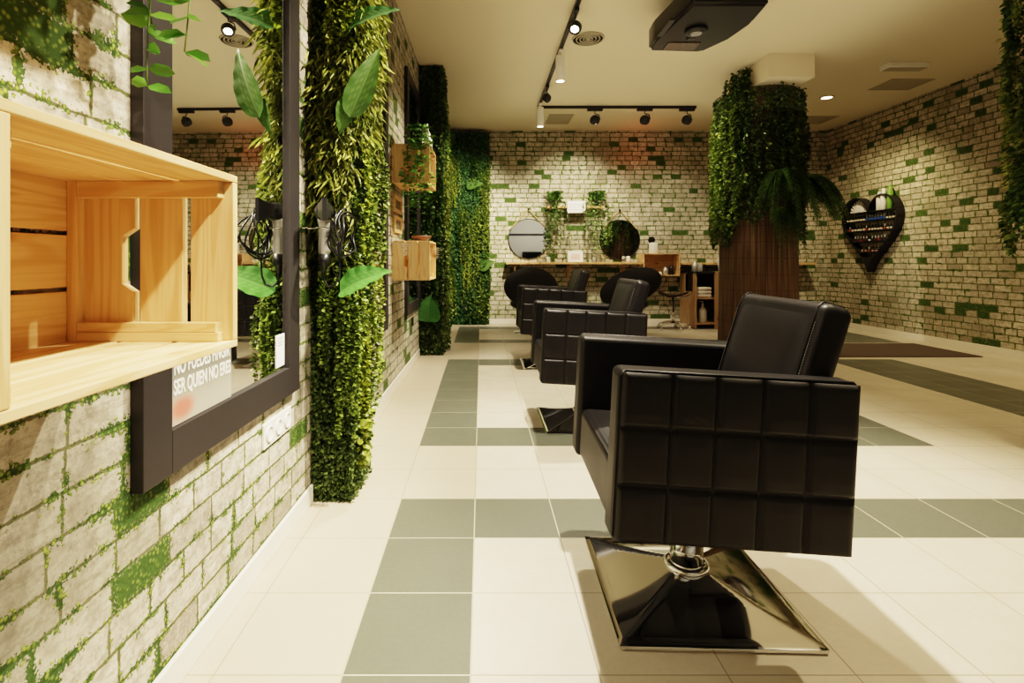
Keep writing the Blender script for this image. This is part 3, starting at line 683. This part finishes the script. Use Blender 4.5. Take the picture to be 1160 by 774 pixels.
# ------------------------------------------------------------------ saddle stool
st=thing('saddle_stool','black saddle stool with small backrest and chrome wheels beside the wooden counter','stool',(2.97,7.98,0),-.5)
M().grid(lambda u,v:((u*2-1)*.21,(v*2-1)*.17*(1-.25*(2*u-1)**2),.545+.045*(2*u-1)**2*1.2-.03*(2*v-1)**2),24,16).grid(lambda u,v:((u*2-1)*.21,(v*2-1)*.17*(1-.25*(2*u-1)**2),.505+.075*(2*u-1)**2*1.2-.0*(2*v-1)**2),24,16,flip=True).obj('seat',GLOSS,st)
M().lathe([(.022,.10),(.022,.30),(.014,.30),(.014,.51),(0,.51)],16).obj('gas_lift',CHROME,st)
bs=M()
for k in range(5):
    a=k*2*PI/5+.3; bs.tube([(0,0,.12),(.12*cos(a),.12*sin(a),.115),(.24*cos(a),.24*sin(a),.075)],[.022,.018,.012],8)
bs.obj('star_base',CHROME,st)
for k in range(5):
    a=k*2*PI/5+.3
    M().lathe([(.0,-.012),(.030,-.012),(.032,0),(.030,.012),(0,.012)],16,(.24*cos(a),.24*sin(a),.032),mat=Matrix.Rotation(PI/2,3,'X')).tube([(.24*cos(a),.24*sin(a),.035),(.24*cos(a),.24*sin(a),.08)],.008,6).obj('caster',CHROME,st)
M().tube([(.0,.0,.51),(.15,.10,.50),(.25,.14,.56),(.25,.14,.70)],.012,8).obj('back_bar',CHROME,st)
M().grid(lambda u,v:(.235-.06*(2*u-1)**2, .14+(u*2-1)*.12, .60+.30*v*(1) - .04*(2*u-1)**2*v),16,12).grid(lambda u,v:(.265-.06*(2*u-1)**2, .14+(u*2-1)*.12, .60+.30*v),16,12,flip=True).obj('backrest',GLOSS,st)
# ------------------------------------------------------------------ back wall: planks, mirrors
def plank(label,x0,x1,z,brs):
    t=thing('wall_shelf',label,'shelf',(x0,BACK,z)); M().box(0,x1-x0,-.30,-.001,-.035,0,.003).obj('board',SHW,t)
    for b in brs:
        xx=b-x0; M().box(xx,xx+.03,-.03,-.001,-.30,-.035).box(xx,xx+.03,-.26,-.03,-.065,-.035).tube([(xx+.015,-.03,-.28),(xx+.015,-.24,-.06)],.014,6).obj('bracket',SHW,t)
plank('long pale wooden counter shelf on the back wall under the round mirrors',.41,2.66,1.045,(.55,1.45,2.35))
plank('pale wooden wall shelf running behind the tree pillar on the back wall',3.28,5.49,1.035,(3.6,5.2))
def round_mirror(label,x,z,r=.335):
    t=thing('round_mirror',label,'mirror',(x,BACK,z),0,'round rope-hung mirrors on the back wall'); R=Matrix.Rotation(PI/2,3,'X')
    M().lathe([(0,0),(r,0),(r,.010),(0,.010)],64,(0,-.008,0),mat=R,smooth=False).obj('mirror_glass',MIRROR,t)
    M().lathe([(r-.004,0),(r+.008,0),(r+.008,.022),(r-.004,.022),(r-.004,0)],64,(0,-.001,0),mat=R).obj('rim',BLACKM,t)
    M().tube([(-r*.86,-.02,r*.55),(-r*.80,-.018,r*.62),(0,-.02,r*1.5),(r*.80,-.018,r*.62),(r*.86,-.02,r*.55)],.012,6).obj('rope',ROPE,t)
    M().lathe([(.012,0),(.012,.03),(.018,.034),(0,.036)],12,(0,-.001,r*1.5),mat=R).obj('peg',BLACKM,t); return t
round_mirror('left round mirror hung on a rope on the back wall',.80,1.435)
round_mirror('right round mirror hung on a rope, reflecting the tree pillar',2.345,1.42)
# small shelf with two trailing plants and sign
t=thing('small_wall_shelf','small pale wooden shelf high between the two round mirrors','shelf',(1.10,BACK,1.975))
M().box(0,.95,-.18,-.001,-.035,0,.003).obj('board',SHW,t); M().box(.12,.15,-.10,-.001,-.10,-.035).box(.80,.83,-.10,-.001,-.10,-.035).obj('bracket',BLACKM,t)
sg=tag(M().box(0,.30,-.01,0,0,.20,.002).obj('paper_sign',PAPER),'white paper sign on the small shelf between round mirrors','sign',loc=(1.43,BACK-.185,1.86))
M().box(.03,.27,-.0112,-.0102,.13,.145).box(.03,.22,-.0112,-.0102,.09,.10).box(.03,.25,-.0112,-.0102,.05,.06).obj('printed_lines',plain('pale_ink',(.6,.58,.55),.7),sg)
def small_vine(label,x):
    t=thing('hanging_plant',label,'plant',(x,BACK-.09,1.9752),0,'trailing plants on the small back-wall shelf')
    M().lathe([(.045,0),(.062,.10),(.066,.11),(.056,.11),(0,.10)],16).obj('pot',POTB,t); Lv=Leaves()
    n=260; a=rng.random(n)*2*PI; P=np.stack([.12*rng.random(n)*np.cos(a),-.02+.09*rng.random(n)*np.sin(a),.08+.16*rng.random(n)],1); Lv.add(P,np.stack([np.cos(a),np.sin(a),.3+rng.random(n)],1),.05,.032,cols(n,(.05,.12,.03),(.22,.36,.10)))
    for i in range(16):
        strand(Lv,(rng.normal()*.10,-.085,.05+.03*rng.random()),.35+.55*rng.random(),(0,-1,0),.03,.04,((.06,.15,.03),(.34,.46,.18)),'round',.6,.03,.9,.3,.05,2)
    Lv.obj('foliage',LEAF,t)
small_vine('trailing plant at the left end of the small back-wall shelf',1.24); small_vine('trailing plant at the right end of the small back-wall shelf',1.94)
fr=tag(M().box(0,.25,-.012,0,0,.185,.002,rot=Matrix.Rotation(-.12,3,'X')).obj('photo_card',PAPER),'white card with faint pink picture standing on the back counter','card',loc=(1.45,BACK-.12,1.046))
M().box(.05,.20,-.0135,-.0125,.04,.14,rot=Matrix.Rotation(-.12,3,'X')).obj('print',plain('pink_print',(.75,.55,.48),.7,var=.3,scale=20),fr)
for k,(x,h,mt) in enumerate(((1.12,.08,WHITE),(1.88,.07,GREY),(2.45,.09,WHITE))):
    o=bottle('jar',('white jar on the back counter left of the card','grey jar on the back counter right of the card','white jar at right end of the back counter')[k],[(.03,0),(.032,.004),(.032,h),(.02,h+.01),(0,h+.01)],mt,(x,BACK-.15,1.0455),cat='jar')
# crate on the back wall
cb=crate('pine crate box mounted on the back wall between round mirror and wooden counter',.60,.29,.365); cb.location=(3.26,BACK-.001,.82); cb.rotation_euler=(0,0,PI/2); 
cb.rotation_euler=(0,0,-PI/2); cb.location=(2.66,BACK,.82)
cn=thing('canister','white canister with black ball lid on top of back-wall crate','canister',(2.87,8.60,1.1855))
M().lathe([(.075,0),(.078,.005),(.072,.17),(.06,.185),(0,.185)],24).obj('body',WHITE,cn); M().lathe([(0,-.06),(.035,-.05),(.058,-.015),(.058,.015),(.035,.05),(0,.06)],20,(-.03,0,.225)).obj('lid',GLOSS,cn)
for k,(x,r,h,mt,nm) in enumerate(((2.80,.03,.10,WHITE,'white spray bottle inside the back-wall crate, left'),(2.88,.028,.08,PAPER,'pale paper cup inside the back-wall crate'),(2.97,.035,.05,WHITE,'low white tub inside the back-wall crate'),(3.06,.04,.13,SILVER,'silver shaker inside the back-wall crate'),(3.16,.04,.16,BLACK,'black cylinder inside the back-wall crate, right'))):
    bottle('container',nm,[(r*.9,0),(r,.005),(r,h*.8),(r*.6,h*.9),(r*.5,h),(0,h)],mt,(x,8.58,.8335),cat='container')
# reception / storage counter
ct=thing('storage_counter','wooden storage counter with open shelves beside the tree pillar','counter',(3.36,BACK,0))
M().box(0,.03,-.64,-.014,0,.86,.002).box(.30,.335,-1.22,-.64,0,.90,.002).obj('side_panel',OAK,ct)
M().box(.03,.95,-.62,-.02,.06,.09).box(.03,.95,-.62,-.02,.46,.485).obj('shelf_board',OAK,ct)
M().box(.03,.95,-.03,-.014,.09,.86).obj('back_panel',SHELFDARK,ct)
M().box(.0,.95,-.66,-.014,.86,.895,.003).box(.335,.95,-1.22,-.66,.865,.90,.003).obj('counter_top',BLACK,ct)
M().box(.335,.95,-1.20,-.66,0,.86).obj('cabinet_body',OAK,ct)
tw=M()
for k in range(3): tw.box(-.10,.12,-.12,.10,.055*k,.055*k+.053,.02,4)
tw.obj('towel_stack',plain('towel_white',(.72,.68,.60),.9,var=.1,bump=.8)); tag(bpy.data.objects['towel_stack'],'folded white towels on upper shelf of the wooden counter','towels',loc=(3.52,8.26,.486),rz=.0)
tag(M().lathe([(.05,0),(.085,.02),(.09,.07),(.06,.10),(0,.10)],20).obj('white_bowl',WHITE),'white plastic bowl beside the towels on counter shelf','bowl',loc=(3.52,8.22,.6515)) if False else None
bt=thing('spray_bottle','large white bottle with pump at bottom shelf of the wooden counter','bottle',(3.54,8.25,.0905))
M().lathe([(.055,0),(.06,.01),(.06,.18),(.045,.22),(.018,.24),(.018,.26),(0,.26)],20).obj('body',WHITE,bt); M().lathe([(.02,.26),(.02,.29),(.008,.295),(.008,.33),(0,.33)],12).box(-.05,.01,-.006,.006,.32,.33).obj('pump',WHITE,bt)
for k,(x,y,z,r,h,mt,nm) in enumerate(((3.47,8.40,.8955,.045,.16,SILVER,'silver can on the wooden counter, leftmost item'),(3.50,8.25,.8955,.04,.14,GREY,'grey can behind the white card on the wooden counter'),(3.72,7.75,.9005,.03,.16,PAPER,'pale slim bottle on the wooden counter near the pillar'),(3.80,7.72,.9005,.035,.11,WHITE,'short white bottle on the wooden counter beside the pillar'))):
    bottle('container',nm,[(r*.95,0),(r,.005),(r,h*.75),(r*.5,h*.88),(r*.4,h),(0,h)],mt,(x,y,z),cat='container')
tag(M().box(-.09,.09,-.006,.006,0,.22,.002,rot=Matrix.Rotation(-.15,3,'X'),piv=(0,0,0)).obj('white_card',PAPER),'upright white card on the wooden counter beside the tree pillar','card',loc=(3.70,7.85,.9015))
tag(M().lathe([(.10,0),(.11,.005),(.13,.42),(.125,.42),(.10,.02),(0,.02)],24).obj('waste_bin',BLACK),'tall black waste bin by the back wall right of the pillar','bin',loc=(5.02,8.50,0))
bpy.data.objects['waste_bin'].scale=(1,1,1.6)
kb=thing('display_cabinet','low black display cabinet on the wall behind the camera, seen in left round mirror','cabinet',(1.4,YB+.001,0))
M().box(0,2.2,0,.45,0,1.0,.005).obj('body',BLACK,kb); M().box(-.02,2.22,0,.47,1.0,1.03,.003).obj('top',BLACKM,kb); M().box(.3,1.1,.12,.16,1.05,1.45,.01).box(.6,.8,.08,.2,1.03,1.06).obj('screen',GLOSS,kb)
# doormat
tag(M().box(3.80,5.53,5.69,6.60,.0005,.012,.003).obj('doormat',MAT),'large brown mat lying on the tiles near the right wall','mat')
# ------------------------------------------------------------------ heart shelf on right wall
hs=thing('heart_shelf','black heart-shaped wall shelf holding nail polish bottles','shelf',(RX,7.68,.90))
def heart(t):   # returns (y,z), t 0..1
    a=t*2*PI; x=16*sin(a)**3; z=13*cos(a)-5*cos(2*a)-2*cos(3*a)-cos(4*a); return (x/32*1.08, (z+17)/29*1.13)
HP=[heart(k/80) for k in range(80)]
b=M()
for k in range(80):
    (a0,b0),(a1,b1)=HP[k],HP[(k+1)%80]; v=[(-.12,a0,b0),(-.001,a0,b0),(-.001,a1,b1),(-.12,a1,b1)]
    f=b.bm.faces.new([b.bm.verts.new(q) for q in v])
o=b.obj('outline',BLACKM,hs); md=o.modifiers.new('s','SOLIDIFY'); md.thickness=.012; md.offset=0
def halfw(z):
    ys=[p[0] for i,p in enumerate(HP) if (p[1]-z)*(HP[(i+1)%80][1]-z)<=0]; return max(ys) if ys else .05
rows=[(.30,.0),(.46,.0),(.62,.0),(.77,.0),(.90,.0)]
b=M()
for z,_ in rows: w=halfw(z)-.005; b.box(-.115,-.002,-w,w,z-.014,z)
b.obj('shelf_board',BLACKM,hs)
b=M()
for z,_ in rows[:-1]: w=halfw(z)-.01; b.box(-.115,-.110,-w,w,z+.025,z+.04)
b.obj('rail',BLACKM,hs)
M().prism([(-.14,.22),(0,.02),(.14,.22)],-.11,-.004,'x').obj('tip_block',BLACKM,hs)
for mz,mat_ in ((0,1),): pass
pm=[plain('polish_'+n,c,.15,var=.02) for n,c in (('cream',(.7,.62,.5)),('blue',(.04,.12,.45)),('nude',(.55,.35,.25)),('red',(.35,.04,.04)),('white',(.75,.75,.72)),('dark',(.05,.04,.05)))]
protos={}
def polish(ci):
    m=M().lathe([(.014,0),(.016,.003),(.016,.035),(.007,.042),(.007,.045),(0,.045)],10).lathe([(.008,.045),(.009,.046),(.007,.085),(0,.086)],8,mi=1); me=m.obj('nail_polish',[pm[ci],BLACK if ci in(0,2,4) else pm[4]]); return me
nm=['cream','blue','nude','red','white','dark']
rname=['lowest shelf','second shelf from the tip','middle shelf','fourth shelf from the tip','topmost shelf']
for ri,(z,_) in enumerate(rows[:-1]):
    w=halfw(z)-.06; n=int(2*w/.052); 
    for k in range(n):
        y=-w+2*w*k/(n-1)
        ci=[2,5,0,4][ri] if (k*7+ri*3)%3 else (3 if k%2 else 4)
        if ri==3: ci=1 if -.12<-y<.30 else 0
        if (ri,ci) not in protos: o=polish(ci); protos[(ri,ci)]=o
        else: o=protos[(ri,ci)].copy(); C.objects.link(o)
        tag(o,'%s nail polish bottle on the %s of the heart shelf'%(nm[ci],rname[ri]),'nail polish','%s polish bottles, %s'%(nm[ci],rname[ri]),(RX-.06,7.68+y,.90+z+.0005))
for k,(y,h,mt,lb) in enumerate(((-.16,.27,WHITE,'white spray bottle standing on top of the heart shelf, middle'),(-.24,.31,PAPER,'tall pale bottle on top of the heart shelf beside the green one'),(-.36,.34,plain('green_bottle',(.16,.34,.06),.4),'tall green bottle on top right of the heart shelf'))):
    r=.04; bottle('bottle',lb,[(r*.9,0),(r,.005),(r,h*.7),(r*.6,h*.8),(r*.45,h),(0,h)],mt,(RX-.06,7.68+y,.90+.9005))
sw=thing('colour_sample_fan','fan of pale nail colour samples in the left lobe of heart shelf','samples',(RX-.03,7.96,.90+.9005))
b=M()
for k in range(11):
    a=PI*(k+.5)/11; b.box(-.004-.001*k,.0-.001*k,-.012,.012,.02,.19,rot=Matrix.Rotation(a-PI/2,3,'X'),piv=(0,0,0))
b.obj('tips',PAPER,sw)
# ------------------------------------------------------------------ ceiling things
trk=thing('lighting_track','black L-shaped lighting track on the ceiling','track',(.82,7.35,CEIL))
M().box(-.018,.018,-7.3,.018,-.035,-.001,.002).obj('long_rail',BLACKM,trk); M().box(.018,2.24,-.018,.018,-.035,-.001,.002).obj('cross_rail',BLACKM,trk)
def eyeball(label,x,y,aim,along='y',lit=True):
    t=thing('track_spotlight',label,'spotlight',(x,y,CEIL-.036),0,'black eyeball track spotlights')
    (M().box(-.02,.02,-.09,.09,-.03,0,.003) if along=='y' else M().box(-.09,.09,-.02,.02,-.03,0,.003)).obj('adapter',BLACKM,t)
    a=Vector(aim)-Vector((x,y,CEIL-.17)); a.normalize(); q=a.to_track_quat('Z','Y').to_matrix(); s=Vector((a.y,-a.x,0)); s=s.normalized() if s.length>.01 else Vector((1,0,0))
    M().tube([(0,0,-.03),(.0,0,-.06),tuple(s*.05+Vector((0,0,-.075))),tuple(s*.062+Vector((0,0,-.13)))],.006,8).obj('arm',BLACKM,t)
    hd=M().lathe([(0,-.055),(.025,-.05),(.045,-.035),(.057,-.01),(.058,.015),(.052,.035),(.046,.043),(.040,.040),(.036,.028),(0,.026)],24,(0,0,-.134),mat=q).obj('head',BLACKM,t)
    M().lathe([(.034,.0285),(.034,.030),(0,.030)],20,(0,0,-.134),mat=q).obj('lens',LAMPW if lit else LAMPD,hd); return t
def cyl(label,x,y):
    t=thing('cylinder_downlight',label,'spotlight',(x,y,CEIL-.036),0,'white cylinder track spotlights')
    M().box(-.02,.02,-.07,.07,-.02,0,.003).tube([(0,0,-.02),(0,0,-.05)],.01,8).obj('adapter',WHITE,t)
    M().lathe([(0,-.045),(.045,-.045),(.047,-.05),(.047,-.31),(.043,-.313),(.040,-.305),(0,-.305)],24).obj('body',WHITE,t)
    M().lathe([(.039,-.3075),(.039,-.309),(0,-.309)],24).obj('lens',LAMPW,t); return t
eyeball('black eyeball track spotlight nearest, above the second salon chair',.82,4.5,(.2,3.2,1.0)); eyeball('black eyeball track spotlight farther along the long rail above the farthest chair',.82,6.45,(-.6,7.5,1.6),lit=False)
cyl('white cylinder spotlight on the long rail between the two eyeball spots',.82,5.35); cyl('white cylinder spotlight at the far corner of the lighting track',.82,7.15)
for x,lb in ((1.62,'left'),(2.33,'middle'),(2.93,'right')): eyeball('black eyeball spotlight, %s one on the cross rail near the back wall'%lb,x,7.35,(x+(.1 if lb=='middle' else -.2),8.7,1.6),'x',lit=False).scale=(1.2,1.2,1.2)
v=thing('round_ceiling_vent','round white ceiling air vent beside the lighting track','vent',(1.06,5.12,CEIL))
b=M()
for r in (.16,.125,.09,.055): b.lathe([(r,0),(r-.008,-.014),(r-.018,-.012),(r-.012,0)],40,(0,0,-.001))
b.obj('rings',GREYV,v); M().lathe([(.02,-.002),(.02,-.012),(0,-.014)],20).obj('hub',GREYV,v)
def grille(label,x0,x1,y0,y1):
    t=thing('ceiling_grille',label,'vent',(x0,y0,CEIL)); w=x1-x0; d=y1-y0
    M().box(0,w,0,.02,-.008,-.001).box(0,w,d-.02,d,-.008,-.001).box(0,.02,.02,d-.02,-.008,-.001).box(w-.02,w,.02,d-.02,-.008,-.001).obj('frame',GREYV,t)
    b=M(); n=int(d/.035)
    for k in range(1,n): b.box(.02,w-.02,.02+k*(d-.04)/n-.012,.02+k*(d-.04)/n+.010,-.006,-.002)
    b.obj('louvres',GREYV,t)
grille('square tan ceiling grille at the far end above the left round mirror',1.02,1.40,7.75,8.3); grille('square tan ceiling grille right of the tree pillar near back wall',4.95,5.45,7.85,8.3); grille('flush tan ceiling grille behind the emergency light',4.98,5.50,6.25,6.65)
em=thing('emergency_light','white rectangular emergency light on the ceiling at right','light',(4.52,5.72,CEIL))
M().box(0,.46,0,.14,-.055,-.001,.006).obj('housing',WHITE,em); M().box(.02,.44,.015,.125,-.062,-.055,.003).obj('diffuser',GREYV,em)
dl=thing('recessed_downlight','small round recessed ceiling downlight, lit, right of the pillar','light',(4.66,6.96,CEIL))
M().lathe([(.09,-.001),(.09,-.006),(.065,-.010),(.062,-.002)],32).obj('rim',GREYV,dl); M().lathe([(.062,-.004),(.062,-.006),(0,-.007)],24).obj('lens',LAMPW,dl)
# projector hung near the ceiling
pj=thing('ceiling_projector','large black rounded device hanging from the ceiling above the chairs','projector',(1.80,4.28,2.93))
poly=[(-.33,.12),(-.31,.32),(.13,.35),(.19,.32),(.30,.08),(.34,-.20),(.30,-.52),(-.26,-.52),(-.29,-.25)]
m=M().prism(poly,0,.20,'z'); bmesh.ops.bevel(m.bm,geom=list(m.bm.edges),offset=.025,segments=3,affect='EDGES'); o=m.obj('housing',plain('projector_black',(.010,.009,.008),.30,var=.3,spec=.25),pj,True); wn(o)
M().box(-.20,.08,.13,.28,-.006,.004,.003).obj('screen_plate',plain('smoked_panel',(.05,.03,.02),.1),pj)
M().lathe([(.0,-.03),(.07,-.03),(.085,-.02),(.09,.0)],28,(-.06,-.10,0)).obj('lens_ring',BLACKM,pj); M().lathe([(0,-.036),(.04,-.034),(.05,-.03)],20,(-.06,-.10,0)).obj('lens',plain('lens_grey',(.35,.36,.36),.1,.6),pj)
M().box(-.09,-.03,-.02,.03,-.03,-.002,.004).box(-.345,-.30,-.30,.0,-.012,0,.004).obj('clip',BLACK,pj)
M().tube([(0,0,.19),(0,0,CEIL-2.93)],.03,12).obj('mount',BLACKM,pj)
# ------------------------------------------------------------------ lights
def spot(loc, tgt, e, ang=60, blend=.5, col=(1,.86,.66), r=.04):
    l=bpy.data.lights.new('spot','SPOT'); l.energy=e; l.spot_size=math.radians(ang); l.spot_blend=blend; l.color=col; l.shadow_soft_size=r
    o=bpy.data.objects.new('spot',l); C.objects.link(o); o.location=loc; d=Vector(tgt)-Vector(loc); o.rotation_euler=d.to_track_quat('-Z','Y').to_euler(); return o
def fill_area(loc, rot, sx, sy, e, col=(1,.84,.62)):
    l=bpy.data.lights.new('fill_area','AREA'); l.shape='RECTANGLE'; l.size=sx; l.size_y=sy; l.energy=e; l.color=col
    o=bpy.data.objects.new('fill_area',l); C.objects.link(o); o.location=loc; o.rotation_euler=rot; return o
ZL=CEIL-.28
spot((.82,-.25,ZL),(-.65,.9,1.05),270,48,.5)
spot((.82,.75,ZL),(-.72,.85,.9),250,52,.6)
spot((.82,1.5,ZL),(-.72,1.5,.8),230,50,.6)
spot((.82,2.0,ZL),(-.6,2.45,1.4),330,50,.6)
spot((.62,2.1,ZL),(.60,1.9,0),500,88,.5,(1,.87,.68),.03)
spot((.60,4.1,ZL),(.50,3.8,0),360,90,.5)
spot((.82,5.35,ZL-.06),(.55,5.45,0),300,85,.6)
spot((.82,4.4,ZL),(-.7,4.5,1.4),160,60,.7)
spot((.82,6.2,ZL),(-.35,8.4,1.5),620,62,.9)
spot((.82,5.0,ZL),(-.5,6.1,1.6),230,50,.8)  # added spot with no lamp modelled here, brightens the second pilaster
spot((.86,6.4,ZL),(3.0,6.1,2.2),300,45,.8)
spot((.82,7.15,ZL-.06),(.9,8.6,.9),150,90,1)
spot((1.62,7.3,ZL),(1.5,8.75,1.7),210,85,1)
spot((2.33,7.3,ZL),(2.7,8.75,1.3),60,85,1)
spot((2.93,7.3,ZL),(3.3,8.75,.8),60,95,1)
spot((4.66,6.96,CEIL-.04),(5.3,7.5,.3),150,120,.9,(1,.80,.50))
spot((2.3,2.0,CEIL-.04),(2.2,1.6,0),240,70,.7,(1,.82,.56))
spot((4.6,3.6,CEIL-.04),(4.7,4.2,0),150,110,.9,(1,.76,.44))
pl=bpy.data.lights.new('red_glow','POINT'); pl.energy=1.0; pl.color=(1,.12,.05); pl.shadow_soft_size=0; po=bpy.data.objects.new('red_glow',pl); C.objects.link(po); po.location=(2.55,8.35,2.85)
fill_area((2.0,3.5,2.75),(PI,0,0),3.5,8,27,(1,.84,.58))  # added upward fill without a fixture, brightens the ceiling for bounce light
fill_area((2.4,-2.2,2.4),(math.radians(110),0,PI),3.0,2,22,(1,.95,.85))  # added fill behind the camera, no fixture, lights the front wall
w=bpy.data.worlds.new('w'); bpy.context.scene.world=w; w.use_nodes=True; w.node_tree.nodes['Background'].inputs[0].default_value=(1,.86,.66,1); w.node_tree.nodes['Background'].inputs[1].default_value=.15
# ------------------------------------------------------------------ camera
cam=bpy.data.cameras.new('camera'); cam.sensor_width=36; cam.lens=36*F/1160; cam.shift_x=35/1160; cam.shift_y=-91/1160; cam.clip_start=.05
co=bpy.data.objects.new('camera',cam); C.objects.link(co); co.location=(0,0,H); co.rotation_euler=(PI/2,0,0)
sc=bpy.context.scene; sc.camera=co
sc.view_settings.view_transform='Filmic'; sc.view_settings.look='High Contrast'; sc.view_settings.exposure=.2
sc.cycles.max_bounces=8; sc.cycles.use_denoising=True
